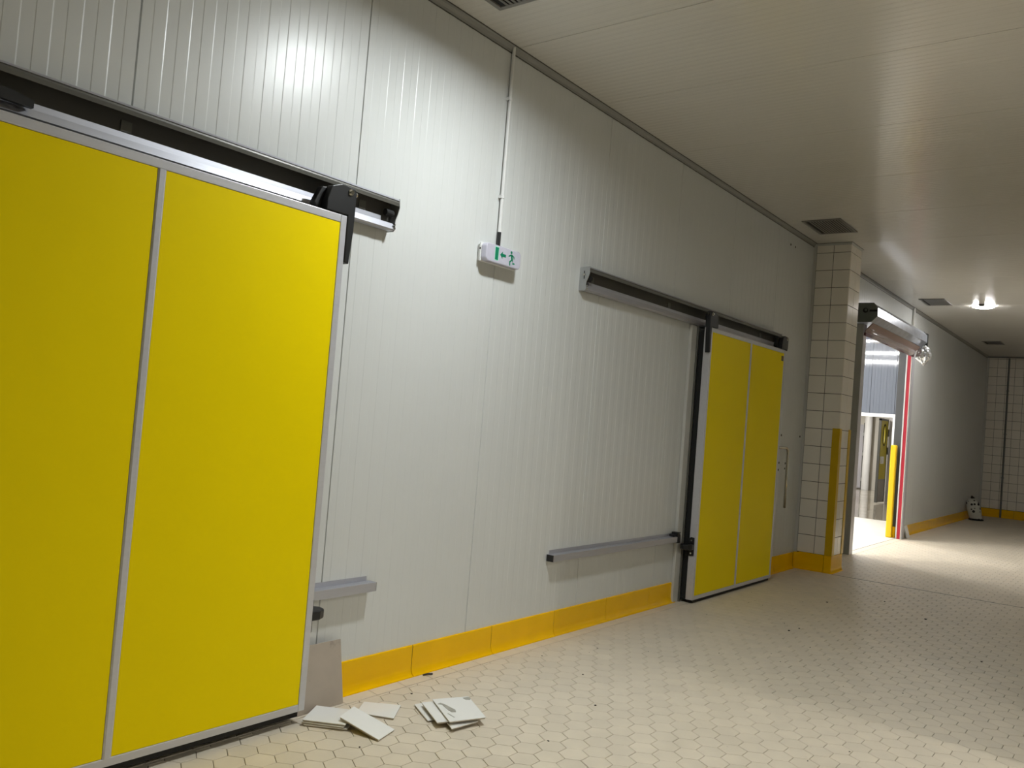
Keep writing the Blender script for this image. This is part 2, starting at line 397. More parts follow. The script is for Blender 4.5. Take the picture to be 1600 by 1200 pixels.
# border course of cut pieces along the wall
x = -1.0
while x < XW:
    polys.append(([(x - 0.02, -0.118), (x + 0.188, -0.118), (x + 0.208, -0.002), (x, -0.002)], False, (x + 0.1, -0.06))); x += 0.208
def shown(p):
    q = [project((a, b, 0)) for a, b in p]
    if any(t is None for t in q): return 0
    if not all(-20 <= t[0] <= 1620 and -20 <= t[1] <= 1210 for t in q): return 0
    # hidden behind the first sliding door
    cx = sum(t[0] for t in p) / len(p); cy = sum(t[1] for t in p) / len(p)
    if cx < 2.6 and cy > -0.17: return 0
    return abs(sum(q[k][0] * q[(k + 1) % len(q)][1] - q[(k + 1) % len(q)][0] * q[k][1] for k in range(len(q)))) / 2
order = sorted(range(len(polys)), key=lambda k: -shown(polys[k][0]))
single = set(order[:290])
hex_mesh = None
stuff = MB()
for k, (p, full, c) in enumerate(polys):
    if k not in single:
        v, f = slab_poly(p)
        if v: stuff.add(v, f)
        continue
    if full:
        if hex_mesh is None:
            v, f = slab_poly(hexagon(0, 0)); hex_mesh = bpy.data.meshes.new('tile'); hex_mesh.from_pydata(v, [], f)
            hex_mesh.materials.append(MATS['floor_tile'])
        me = hex_mesh
    else:
        v, f = slab_poly([(q[0] - c[0], q[1] - c[1]) for q in p])
        me = bpy.data.meshes.new('tile'); me.from_pydata(v, [], f); me.materials.append(MATS['floor_tile'])
        bm = bmesh.new(); bm.from_mesh(me); bmesh.ops.recalc_face_normals(bm, faces=bm.faces); bm.to_mesh(me); bm.free()
    o = bpy.data.objects.new('tile', me); C.objects.link(o); o.parent = floor
    o.location = Vector((c[0], c[1], random.uniform(-0.0004, 0.0003))) - wloc(floor)
o = stuff.build('tile_field', 'floor_tile', floor); o['kind'] = 'stuff'
box(9.686, 9.694, -3.6, -0.44, -0.004, 0.0012).build('joint_strip', 'joint', floor)
box(11.62, 14.62, -0.008, 0.0, -0.004, 0.0015).build('joint_strip', 'grout', floor)

# ------------------------------------------------------------------ cornice strips where walls meet the ceiling
def cornice(name, x0, x1, y, sign):
    prof = [(y, H - 0.034), (y + sign * 0.004, H - 0.034), (y + sign * 0.008, H - 0.022), (y + sign * 0.022, H - 0.008), (y + sign * 0.034, H - 0.004), (y + sign * 0.034, H), (y, H)]
    t = struct(MB().prism(prof, x0, x1, 'x').build(name, 'cornice_grey'))
    MB().prism([(y, H - 0.040), (y + sign * 0.003, H - 0.040), (y + sign * 0.003, H - 0.034), (y, H - 0.034)], x0, x1, 'x').build('sealant_shade', 'hood_dark', t)
    MB().prism([(y + sign * 0.034, H - 0.0035), (y + sign * 0.041, H - 0.0035), (y + sign * 0.041, H - 0.0005), (y + sign * 0.034, H - 0.0005)], x0, x1, 'x').build('sealant_shade', 'hood_dark', t)
    return t
cornice('trim_1', -4, 9.71, 0, -1); cornice('trim_2', 10.14, XW - 0.01, 0, -1); cornice('trim_3', 4.85, XW - 0.01, -3.6, 1)
struct(MB().prism([(XW, H - 0.034), (XW - 0.012, H - 0.034), (XW - 0.034, H - 0.006), (XW - 0.034, H), (XW, H)], -3.6, 0, 'y').build('trim_4', 'trim_grey'))

# ------------------------------------------------------------------ baseboards of yellow cove tiles
def cove_prof(h=0.168, toe=0.036, t=0.011):
    """(d, z): d is the distance out from the wall; a concave sweep from the floor up to the flat face"""
    arc = [(toe - 0.001 - (toe - t - 0.001) * math.sin(k * math.pi / 14), 0.0045 + 0.050 * (1 - math.cos(k * math.pi / 14))) for k in range(8)]
    return [(0, 0), (toe, 0), (toe, 0.003)] + arc + [(t, h - 0.005), (t - 0.0015, h - 0.0015), (t - 0.005, h), (0, h)]
def cove_x(parent, x0, x1, y=0.0, sign=-1, h=0.168):
    g = 0.0024
    return MB().prism([(y + sign * d, z) for d, z in cove_prof(h)], x0 + g, x1 - g, 'x').build('cove_tile', 'cove_yellow', parent)
def cove_y(parent, y0, y1, x, sign=-1, h=0.168):
    g = 0.0024
    return MB().prism([(x + sign * d, z) for d, z in cove_prof(h)], y0 + g, y1 - g, 'y').build('cove_tile', 'cove_yellow', parent)
base_l = struct(MB().box(2.94, 6.69, -0.0085, -0.001, 0.001, 0.166).box(8.40, 9.70, -0.0085, -0.001, 0.001, 0.166).box(14.78, XW - 0.02, -0.0085, -0.001, 0.001, 0.166).build('baseboard_left', 'joint'))
BJ = [2.60, 3.491, 4.193, 4.877, 5.566, 6.243, 6.685]
for a, b in zip([2.945] + BJ[1:], BJ[1:]): cove_x(base_l, a, b)
for a, b in [(8.40, 9.07), (9.07, 9.665)]: cove_x(base_l, a, b, h=0.178)
xs = [14.78 + 0.69 * k for k in range(11)] + [XW - 0.03]
for a, b in zip(xs, xs[1:]): cove_x(base_l, a, b)
base_b = struct(box(XW - 0.0085, XW - 0.001, -3.59, -0.03, 0.001, 0.182).build('baseboard_back', 'joint'))
for k in range(5): cove_y(base_b, -0.03 - 0.69 * (k + 1), -0.03 - 0.69 * k, XW, h=0.185)
base_r = struct(box(4.86, XW - 0.03, -3.599, -3.5915, 0.001, 0.166).build('baseboard_right', 'joint'))
for k in range(25):
    a = 4.86 + 0.69 * k; cove_x(base_r, a, min(a + 0.69, XW - 0.03), y=-3.6, sign=1)

# ------------------------------------------------------------------ tiled column
CX0, CX1, CY = 9.728, 10.135, -0.405
col = thing('tiled_column', ((CX0 + CX1) / 2, CY / 2, 0), 'square column clad in white square tiles beside the open doorway', 'column')
box(CX0, CX1, CY, -0.002, 0.001, H - 0.001).build('core', 'tile_grout', col)
T8 = 0.008
for (z0, hh) in [(0.19 + i * 0.2, 0.2) for i in range(17)] + [(3.59, H - 0.012 - 3.59)]:
    for (ya, yb) in [(-0.222, -0.032), (CY - T8 + 0.002, -0.222)]:
        put_tile(col, yb - ya - TG, hh - TG, (CX0, (ya + yb) / 2, z0 + TG / 2))
    for (xa, xb) in [(CX0 - T8 + 0.002, 9.93), (9.93, CX1 + 0.006)]:
        put_tile(col, xb - xa - TG, hh - TG, ((xa + xb) / 2, CY, z0 + TG / 2), math.pi / 2)
    put_tile(col, 0.19, hh - TG, (CX1, -0.3, z0 + TG / 2), math.pi); put_tile(col, 0.19, hh - TG, (CX1, -0.105, z0 + TG / 2), math.pi)
box(CX0 - 0.010, CX0, -0.031, -0.001, 0.16, H - 0.012).build('corner_strip', 'casing_white', col)
cap = MB()
for z0, z1, e in ((H - 0.026, H - 0.004, 0.013), (H - 0.010, H - 0.004, 0.020)): cap.box(CX0 - e, CX1 + e, CY - e, -0.001, z0, z1)
cap.build('cornice', 'casing_white', col)
box(CX0 - 0.024, CX1 + 0.024, CY - 0.024, -0.001, H - 0.004, H - 0.0005).build('sealant_shade', 'hood_dark', col)  # dark sheet draws the shadow line between column cap and ceiling as colour
# cove tiles around the foot
cove_y(col, -0.335, -0.055, CX0, h=0.19)
cove_y(col, CY - 0.008, -0.335, CX0, h=0.19)
cove_x(col, CX0, CX1, y=CY, h=0.19)
cove_y(col, CY, -0.005, CX1, sign=1, h=0.19)
# inner corner cove and outer corner cove
ic = MB()
pr = cove_prof(0.184); n = 7
for k in range(n):
    a = math.pi / 2 * k / (n - 1)
    for d, z in pr:
        r = 0.058 - d
        ic.v.append((9.670 + r * math.sin(a) , -0.058 + r * math.cos(a), z))
m_ = len(pr)
for k in range(n - 1):
    for q in range(m_ - 1): ic.f.append((k * m_ + q, (k + 1) * m_ + q, (k + 1) * m_ + q + 1, k * m_ + q + 1))
ic.build('corner_cove', 'cove_yellow', col, smooth=False)
oc = MB(); n = 6
for k in range(n):
    a = math.pi / 2 * k / (n - 1)
    for d, z in pr: oc.v.append((CX0 - d * math.cos(a) - 0.001, CY - d * math.sin(a) - 0.001, z + (0.006 if z > 0.1 else 0)))
for k in range(n - 1):
    for q in range(m_ - 1): oc.f.append((k * m_ + q, (k + 1) * m_ + q, (k + 1) * m_ + q + 1, k * m_ + q + 1))
oc.build('corner_cove', 'cove_yellow', col)
def corner_guard(x, y, sx, label, leg=0.075):
    """yellow L angle standing on the cove tile at a column corner; sx is the side its second leg runs to"""
    t = 0.006; e = T8 + 0.001
    X = x - sx * e; Y = y - e
    pts = [(X - sx * t, Y - t), (X + sx * leg, Y - t), (X + sx * leg, Y), (X, Y), (X, Y + leg), (X - sx * t, Y + leg)]
    o = MB().prism(pts, 0.192, 1.605, 'z').build('corner_guard', 'guard_yellow', bevel=0.0015)
    return tag(o, label, 'corner guard', 'corner guards on the column')
corner_guard(CX0, CY, 1, 'tall yellow corner guard on the column edge beside the second yellow door')
corner_guard(CX1, CY, -1, 'tall yellow corner guard on the column edge beside the open doorway')

# ------------------------------------------------------------------ sliding doors
def bolt(parent, x, y, z, d=0.012, r=0.011):
    return MB().cyl((x, y, z), (x, y - d, z), r, 6).cyl((x, y + 0.001, z), (x, y - 0.003, z), r * 1.5, 12).build('bolt', 'chrome', parent)
def sliding_door(x0, x1, z0, z1, yf, side, label):
    """leaf hung in front of the wall; side=+1: the guide bracket sits on its x1 edge, -1 on its x0 edge"""
    th = 0.062; yb = yf + th; fr = 0.036
    t = thing('sliding_door', ((x0 + x1) / 2, yf, 0), label, 'door')
    box(x0 + 0.004, x1 - 0.004, yf + 0.008, yb, z0 + 0.004, z1 - 0.004).build('leaf_core', 'casing_white', t)
    box(x0, x0 + fr, yf, yb, z0, z1).build('frame_stile', 'aluminium', t, bevel=0.003)
    box(x1 - fr, x1, yf, yb, z0, z1).build('frame_stile', 'aluminium', t, bevel=0.003)
    box(x0 + fr, x1 - fr, yf, yb, z1 - fr, z1).build('frame_rail', 'aluminium', t, bevel=0.003)
    box(x0 + fr, x1 - fr, yf, yb, z0, z0 + fr * 0.9).build('frame_rail', 'aluminium', t, bevel=0.003)
    xm = (x0 + x1) / 2; mw = 0.017
    prof = [(xm - mw, yf + 0.008), (xm - mw, yf + 0.002), (xm - mw * 0.6, yf - 0.002), (xm + mw * 0.6, yf - 0.002), (xm + mw, yf + 0.002), (xm + mw, yf + 0.008)]
    MB().prism(prof, z0 + fr * 0.9, z1 - fr, 'z').build('mullion', 'aluminium', t)
    for a, b in ((x0 + fr + 0.001, xm - mw - 0.001), (xm + mw + 0.001, x1 - fr - 0.001)):
        box(a, b, yf + 0.003, yf + 0.0085, z0 + fr * 0.9 + 0.001, z1 - fr - 0.001).build('panel', 'door_yellow', t, bevel=0.001, seg=1)
    # hangers: a plate down the leaf edge, a roller block reaching up into the track
    for e, s in ((x0, -1), (x1, 1)):
        low = -0.215 if s == side else 0.0
        hg = MB().prism([(e, z1 + low), (e + s * 0.026, z1 + low - 0.006), (e + s * 0.040, z1 - 0.06 if low else z1 + 0.02), (e + s * 0.042, z1 + 0.115), (e + s * 0.03, z1 + 0.135), (e - s * 0.05, z1 + 0.14), (e - s * 0.105, z1 + 0.118), (e - s * 0.128, z1 + 0.05), (e - s * 0.128, z1 + 0.004), (e, z1 + 0.004)], yf - 0.006, yf + 0.034, 'y').build('hanger', 'black_plastic', t, bevel=0.004)
        MB().prism([(e - s * 0.03, z1 + 0.002), (e - s * 0.145, z1 + 0.002), (e - s * 0.17, z1 + 0.03), (e - s * 0.13, z1 + 0.112), (e - s * 0.03, z1 + 0.125)], yf + 0.034, yb + 0.012, 'y').build('roller_block', 'black_plastic', hg, bevel=0.005)
        bolt(hg, e + s * 0.004, yf - 0.006, z1 + 0.112)
        MB().cyl((e + s * 0.04, yf + 0.012, z1 + 0.112), (e + s * 0.055, yf + 0.012, z1 + 0.112), 0.010, 10).build('bolt', 'chrome', hg)
    # rubber seal behind the leaf
    for e, s in ((x0, 1), (x1, -1)):
        box(min(e + s * 0.012, e + s * 0.055), max(e + s * 0.012, e + s * 0.055), yb, yb + 0.050, z0 + 0.0, z1 - 0.02).build('seal', 'rubber', t)
    box(x0 + 0.03, x1 - 0.03, yf + 0.01, yb - 0.005, z0 - 0.024, z0).build('sweep_seal', 'rubber', t)
    # guide bracket on the leaf edge running under the low rail
    e = x1 if side > 0 else x0; s = side
    gb = MB().prism([(yf + 0.012, 0.405), (yf + 0.055, 0.398), (yf + 0.060, 0.545), (yf + 0.045, 0.560), (yf + 0.014, 0.555)], e, e + s * 0.014, 'x').build('guide_bracket', 'black_plastic', t, bevel=0.003)
    MB().prism([(e, yf + 0.012), (e + s * 0.055, yf + 0.010), (e + s * 0.095, yf + 0.03), (e + s * 0.102, yf + 0.075), (e + s * 0.07, yb + 0.05), (e + s * 0.02, yb + 0.05), (e + s * 0.018, yb - 0.005), (e, yb - 0.01)], 0.455, 0.502, 'z').build('arm', 'black_plastic', gb, bevel=0.009, seg=3)
    for z in (0.425, 0.535): MB().cyl((e + s * 0.012, yf + 0.035, z), (e + s * 0.020, yf + 0.035, z), 0.008, 10).build('bolt', 'chrome', gb)
    return t
d1 = sliding_door(0.775, 2.617, 0.058, 2.335, -0.178, 1, 'yellow two-panel sliding door with a tile propped behind its edge')
d2 = sliding_door(6.742, 8.578, 0.030, 2.352, -0.158, -1, 'yellow two-panel sliding door beside the white tiled column')
MB().prism([(0.95, 2.405), (1.262, 2.400), (1.262, 2.426), (1.18, 2.442), (0.95, 2.446)], -0.082, -0.060, 'y').build('carriage', 'black_plastic', d1)
lb = box(8.475, 8.525, -0.158, -0.1545, 2.235, 2.285).build('maker_plate', 'label_dark', d2)
lb['label'] = 'small dark maker plate'
MB().box(8.488, 8.496, -0.159, -0.158, 2.248, 2.272).box(8.496, 8.512, -0.159, -0.158, 2.248, 2.256).box(8.504, 8.512, -0.159, -0.158, 2.256, 2.274).build('mark', 'label_gold', lb)
hd = MB().tube([(8.57, -0.105, 1.352), (8.93, -0.105, 1.352)] + [(8.93 + 0.075 * math.sin(a), -0.105, 1.277 + 0.075 * math.cos(a)) for a in [k * math.pi / 12 for k in range(1, 7)]] + [(9.005, -0.105, 1.0), (9.005, -0.105, 0.715)], 0.0135, 12).build('handle', 'steel', d2, smooth=True)
hd['label'] = 'bent steel pull handle'
MB().cyl((8.574, -0.105, 1.352), (8.600, -0.105, 1.352), 0.040, 16).build('escutcheon', 'black_plastic', hd)

# ------------------------------------------------------------------ door tracks
def door_track(x0, x1, label, bolts):
    t = thing('door_track', ((x0 + x1) / 2, 0, 2.37), label, 'door track', 'overhead tracks of the sliding doors')
    outer = [(-0.001, 2.524), (-0.074, 2.526), (-0.079, 2.519), (-0.081, 2.508), (-0.078, 2.492)]
    inner = [(-0.075, 2.493), (-0.077, 2.506), (-0.075, 2.515), (-0.071, 2.521), (-0.001, 2.519)]
    hd_ = MB().prism(outer + inner, x0, x1, 'x').build('hood', 'hood_grey', t)
    MB().prism([(-0.072, 2.5262), (-0.0745, 2.5285), (-0.083, 2.5185), (-0.0795, 2.5185)], x0, x1, 'x').build('lit_lip', 'rail_aluminium', hd_)  # paler metal puts the lamp-lit top edge of the hood into the colour
    box(x0, x1, -0.018, -0.001, 2.37, 2.519).build('back_plate', 'hood_dark', t)
    MB().prism([(-0.018, 2.432), (-0.030, 2.432), (-0.032, 2.408), (-0.048, 2.404), (-0.060, 2.374), (-0.052, 2.366), (-0.018, 2.366)], x0 + 0.075, x1 - 0.075, 'x').build('rail', 'rail_aluminium', t)
    MB().prism([(-0.018, 2.406), (-0.048, 2.404), (-0.060, 2.374), (-0.052, 2.366), (-0.018, 2.366)], x0 + 0.004, x0 + 0.075, 'x').build('rail_end', 'rail_aluminium', t)
    MB().prism([(-0.018, 2.406), (-0.048, 2.404), (-0.060, 2.374), (-0.052, 2.366), (-0.018, 2.366)], x1 - 0.075, x1 - 0.004, 'x').build('rail_end', 'rail_aluminium', t)
    plate = [(-0.0005, 2.526), (-0.079, 2.530), (-0.083, 2.485), (-0.074, 2.455), (-0.060, 2.425), (-0.058, 2.405), (-0.062, 2.376), (-0.050, 2.364), (-0.0005, 2.364)]
    for a, b, s in ((x0 - 0.004, x0, -1), (x1, x1 + 0.004, 1)):
        p = MB().prism(plate, a, b, 'x').build('end_plate', 'zinc', t)
        xe = a if s < 0 else b
        MB().box(min(xe, xe + s * 0.001), max(xe, xe + s * 0.001), -0.043, -0.037, 2.445, 2.500).build('slot', 'hole', p)
        MB().cyl((xe, -0.041, 2.474), (xe + s * 0.007, -0.041, 2.474), 0.009, 6).build('bolt', 'chrome', p)
        for z in (2.378, 2.396): MB().cyl((xe - s * 0.01, -0.060, z), (xe - s * 0.01, -0.066, z), 0.006, 8).build('screw', 'chrome', p)
        MB().cyl((xe - s * 0.02, -0.05, 2.452), (xe - s * 0.07, -0.05, 2.452), 0.017, 12).build('stop', 'rubber', p)
    for bx in bolts: box(bx - 0.022, bx + 0.022, -0.024, -0.018, 2.438, 2.480).build('clip', 'hood_grey', t)
    return t
door_track(-0.74, 3.038, 'grey overhead track of the yellow door with the propped tile', [0.2, 1.62, 2.84])
door_track(4.884, 8.655, 'grey overhead track of the yellow door beside the tiled column', [5.01, 6.2, 6.93, 8.2])
# the pale patch of scraped film left on the wall beside the second track is just light bounced off its end plate

# ------------------------------------------------------------------ low guide rails
def guide_rail(x0, x1, label, capped):
    t = thing('guide_rail', ((x0 + x1) / 2, 0, 0.517), label, 'guide rail', 'low guide rails')
    box(x0 + 0.03, x1 - 0.02, -0.006, -0.0015, 0.520, 0.586).build('back_flange', 'rail_aluminium', t)
    box(x0, x1, -0.062, -0.006, 0.517, 0.563).build('rail', 'rail_aluminium', t, bevel=0.002)
    if capped:
        box(x0 - 0.004, x0, -0.062, -0.008, 0.518, 0.562).build('end_cap', 'black_plastic', t)
        st = MB().box(x1 - 0.075, x1 + 0.02, -0.05, -0.006, 0.563, 0.582).box(x1 - 0.03, x1 + 0.02, -0.066, -0.006, 0.51, 0.60).build('stop', 'black_plastic', t, bevel=0.003)
        MB().cyl((x1 - 0.005, -0.066, 0.588), (x1 - 0.005, -0.071, 0.588), 0.007, 10).build('bolt', 'chrome', st)
    else: box(x1, x1 + 0.002, -0.061, -0.007, 0.518, 0.562).build('end_cap', 'hood_dark', t)
    return t
guide_rail(1.25, 3.122, 'short aluminium guide rail end sticking out beyond the door with the propped tile', False)
guide_rail(4.738, 6.61, 'long aluminium guide rail low on the wall with a black end cap', True)

# ------------------------------------------------------------------ casing around the second door opening
cs = thing('door_casing', (6.70, 0, 0), 'white steel casing strip along the edge of the second yellow door', 'door casing')
box(6.640, 6.735, -0.030, -0.001, 0.0, 2.362).build('jamb', 'casing_white', cs, bevel=0.003)
box(6.735, 6.752, -0.044, -0.002, 0.0, 2.362).build('heater_strip', 'hood_grey', cs, bevel=0.002)
# casing sliver beside the first door
box(2.60, 2.762, -0.006, -0.001, 0.0, 2.36).build('door_casing', 'casing_white')
tag(bpy.data.objects[-1] if False else [o for o in bpy.data.objects if o.name.startswith('door_casing') and o.parent is None and o.type == 'MESH'][0], 'thin white casing strip showing past the first yellow door', 'door casing')

# ------------------------------------------------------------------ exit light and its conduit
ex = thing('exit_light', (3.93, 0, 2.355), 'white emergency exit light with green arrow and running figure', 'exit sign')
box(3.775, 4.095, -0.022, -0.001, 2.362, 2.462).build('back_box', 'white_plastic', ex, bevel=0.008, seg=3)
box(3.765, 4.105, -0.034, -0.022, 2.355, 2.469).build('rim', 'white_plastic', ex, bevel=0.005)
def rrect(x0, x1, z0, z1, r, n=6):
    out = []
    for cx, cz, a0 in ((x1 - r, z1 - r, 0), (x0 + r, z1 - r, 90), (x0 + r, z0 + r, 180), (x1 - r, z0 + r, 270)):
        out += [(cx + r * math.cos(math.radians(a0 + 90 * k / n)), cz + r * math.sin(math.radians(a0 + 90 * k / n))) for k in range(n + 1)]
    return out
YF = -0.076
cov = MB().prism(rrect(3.768, 4.102, 2.358, 2.466, 0.026), YF, -0.034, 'y').build('cover', 'sign_cover', ex, bevel=0.006, seg=3)
def printed(parent, poly, m, d=0.0006, name='print', y=YF): return MB().prism(poly, y - d, y, 'y').build(name, m, parent)
printed(cov, [(3.846, 2.374), (3.882, 2.374), (3.884, 2.456), (3.846, 2.456)], 'sign_halo', 0.0004)
printed(cov, [(3.850, 2.378), (3.878, 2.378), (3.880, 2.452), (3.850, 2.452)], 'sign_green', 0.0008)
printed(cov, [(3.896, 2.415), (3.920, 2.437), (3.920, 2.424), (3.952, 2.424), (3.952, 2.406), (3.920, 2.406), (3.920, 2.393)], 'sign_green', 0.0008, 'arrow')
fig = printed(cov, [(4.004 + 0.009 * math.cos(a), 2.4475 + 0.009 * math.sin(a)) for a in [k * math.pi / 5 for k in range(10)]], 'sign_green', 0.0008, 'figure_head')
for pl in ([(3.997, 2.434), (4.012, 2.438), (4.022, 2.408), (4.006, 2.402)],                     # trunk
           [(3.999, 2.436), (3.978, 2.424), (3.980, 2.417), (4.003, 2.427)],                     # arm forward
           [(4.012, 2.437), (4.034, 2.426), (4.036, 2.412), (4.029, 2.412), (4.027, 2.421), (4.010, 2.428)],   # arm behind
           [(4.008, 2.406), (4.018, 2.402), (3.998, 2.388), (4.000, 2.368), (3.991, 2.368), (3.987, 2.392)],   # leg forward
           [(4.022, 2.408), (4.012, 2.402), (4.024, 2.388), (4.040, 2.389), (4.042, 2.381), (4.020, 2.378)]):  # leg behind
    printed(cov, pl, 'sign_green', 0.0008, 'figure')
MB().cyl((3.7655, -0.028, 2.43), (3.7645, -0.028, 2.43), 0.006, 8).build('screw', 'hole', ex)
cd = thing('conduit', (3.94, -0.02, 2.466), 'thin white conduit dropping from the ceiling to the exit light', 'conduit')
MB().cyl((3.941, -0.020, 2.562), (3.941, -0.020, H - 0.004), 0.0105, 14).build('pipe', 'white_plastic', cd, smooth=False)
MB().cyl((3.941, -0.020, 2.463), (3.941, -0.020, 2.562), 0.0118, 14).build('sleeve', 'black_plastic', cd)
for z in (3.374, 2.776):
    MB().cyl((3.941, -0.020, z - 0.009), (3.941, -0.020, z + 0.009), 0.0145, 14).box(3.922, 3.941, -0.030, -0.001, z - 0.009, z + 0.009).box(3.938, 3.957, -0.014, -0.001, z - 0.006, z + 0.006).build('clip', 'white_plastic', cd)

# ------------------------------------------------------------------ ceiling vents
def vent(x0, x1, y0, y1, label):
    t = thing('ceiling_vent', ((x0 + x1) / 2, (y0 + y1) / 2, H - 0.012), label, 'vent', 'ceiling vents along the long wall')
    e = 0.028; z0, z1 = H - 0.012, H - 0.0005
    box(x0 + e, x1 - e, y0 + e, y1 - e, H - 0.002, z1).build('backing', 'vent_dark', t)
    for b in ((x0, x1, y0, y0 + e), (x0, x1, y1 - e, y1), (x0, x0 + e, y0 + e, y1 - e), (x1 - e, x1, y0 + e, y1 - e)):
        box(*b, z0, z1).build('frame', 'vent_grey', t, bevel=0.002, seg=1)
    n = 11; step = (y1 - y0 - 2 * e - 0.035) / n
    for k in range(n):
        y = y0 + e + 0.006 + k * step
        MB().prism([(y, z0 + 0.001), (y + step * 0.75, z0 + 0.0045), (y + step * 0.75, z0 + 0.0065), (y, z0 + 0.003)], x0 + e, x1 - e, 'x').build('slat', 'vent_grey', t)
    return t
vent(2.91, 3.522, -0.64, -0.235, 'grey ceiling vent over the first yellow door, cropped by the top edge')
vent(8.62, 9.235, -0.605, -0.212, 'grey ceiling vent just in front of the tiled column top')
vent(13.79, 14.42, -0.625, -0.27, 'grey ceiling vent between the tiled column and the lit lamp')
vent(19.27, 19.80, -0.67, -0.33, 'dim ceiling vent beyond the lamp near the tiled end wall')

# ------------------------------------------------------------------ ceiling lamps
def lamp(x, y, glow, label, z=H, r=0.12, recess=0.0, group=None):
    zb = -(0.088 + recess)                       # underside of the rim
    t = thing('ceiling_lamp', (x, y, z + zb), label, 'lamp', group)
    MB().lathe((x, y, z), [(r + 0.03, -0.001), (r + 0.035, -0.03), (r + 0.018, zb + 0.004), (r + 0.003, zb), (r + 0.003, zb + recess + 0.012), (0.02, zb + recess + 0.014)], 28).build('housing', 'lamp_housing', t)
    MB().lathe((x, y, z), [(r, zb + recess + 0.008), (r, zb + recess + 0.002), (r * 0.6, zb + recess - 0.002), (0.004, zb + recess - 0.003)], 28).build('diffuser', glow, t, smooth=True)
    return t
lamp(3.3, -1.22, 'glow_near', 'round ceiling lamp over the loose tiles', recess=0.019)
lamp(4.80, -6.0, 'glow_hall', 'round hall lamp in line with the corridor wall end', r=0.07, recess=0.029, group='lamps of the wider hall')
lamp(2.25, -6.0, 'glow_hall', 'round hall lamp further from the corridor wall end', r=0.07, recess=0.029, group='lamps of the wider hall')
fl = thing('ceiling_lamp', (14.56, -1.03, H - 0.042), 'small lit ceiling lamp on a dark bracket past the tiled column', 'lamp')
box(14.36, 14.44, -1.07, -0.99, H - 0.030, H - 0.0005).build('bracket', 'hood_dark', fl, bevel=0.003)
MB().lathe((14.56, -1.03, H - 0.0005), [(0.05, 0), (0.160, 0), (0.162, -0.004), (0.15, -0.004)], 28).build('housing', 'lamp_housing', fl)
MB().lathe((14.56, -1.03, H - 0.0045), [(0.156, 0.0), (0.150, -0.012), (0.125, -0.024), (0.08, -0.033), (0.01, -0.037)], 28).build('diffuser', 'glow_far', fl, smooth=True)

# ------------------------------------------------------------------ roller shutter over the doorway
rs = thing('roller_shutter', (13.0, -0.05, 0), 'galvanised roller shutter box above the open doorway with red edge strip', 'shutter')
OCT = [(-0.003, 3.285), (-0.242, 3.284), (-0.292, 3.225), (-0.297, 3.110), (-0.220, 3.034), (-0.003, 3.034)]
oct_in = [(-0.006, 3.280), (-0.239, 3.279), (-0.287, 3.222), (-0.292, 3.112), (-0.218, 3.039), (-0.006, 3.039)]
MB().prism(oct_in, 11.462, 14.46, 'x').build('shutter_box', 'galvanised', rs)
ep = MB().prism(OCT, 11.448, 11.462, 'x').build('end_plate', 'plate_dark', rs, bevel=0.002)
MB().cyl((11.440, -0.145, 3.185), (11.450, -0.145, 3.185), 0.032, 16).build('axle_cap', 'hole', ep)
MB().cyl((11.434, -0.150, 3.190), (11.442, -0.150, 3.190), 0.017, 12).build('axle', 'plate_dark', ep)
box(11.444, 11.449, -0.288, -0.195, 3.168, 3.192).build('slot', 'hole', ep)
MB().prism(OCT, 14.46, 14.472, 'x').build('end_plate', 'plate_dark', rs, bevel=0.002)
box(14.472, 14.56, -0.29, -0.20, 3.06, 3.26).build('motor', 'black_plastic', rs, bevel=0.01)
MB().prism([(-0.215, 3.034), (-0.195, 3.034), (-0.115, 2.945), (-0.115, 2.915), (-0.125, 2.915), (-0.13, 2.94)], 11.60, 14.40, 'x').build('curtain', 'curtain_pink', rs)
box(11.60, 14.40, -0.128, -0.104, 2.875, 2.915).build('bottom_bar', 'bar_red_dark', rs, bevel=0.003)
for (gx0, gx1, nm) in ((11.585, 11.735, 'post_light'), (14.47, 14.61, 'post_light')):
    g = box(gx0, gx1, -0.10, -0.003, 0.0, 3.03).build('guide_post', nm, rs, bevel=0.003)
    if gx0 < 12: box(gx0 - 0.004, gx0, -0.098, -0.004, 0.0, 3.03).build('cover_plate', 'post_grey', g)
    else:
        box(gx0 - 0.012, gx0, -0.076, -0.026, 0.0, 3.0).build('safety_strip', 'strip_red', g)
        box(gx0 - 0.016, gx0, -0.086, -0.076, 0.0, 3.0).build('strip_edge', 'casing_white', g)
        box(gx0 - 0.016, gx0, -0.026, -0.016, 0.0, 3.0).build('strip_edge', 'casing_white', g)
# crumpled protective film hanging under the shutter box
fm = MB(); nx, nz = 26, 6
for i in range(nx + 1):
    u = i / nx
    sag = 0.10 * (1 - u) ** 6 + 0.035 * math.sin(u * 9) ** 2 + 0.10
    for k in range(nz + 1):
        w = k / nz
        fm.v.append((11.64 + u * 2.55, -0.150 - 0.05 * math.sin(w * math.pi) + 0.012 * noise.noise(Vector((u * 14, w * 3, 0))), 2.985 - sag * w))
for i in range(nx):
    for k in range(nz): fm.f.append((i * (nz + 1) + k, (i + 1) * (nz + 1) + k, (i + 1) * (nz + 1) + k + 1, i * (nz + 1) + k + 1))
o = fm.build('protective_film', 'film', rs, smooth=True); s_ = o.modifiers.new('thick', 'SOLIDIFY'); s_.thickness = 0.001
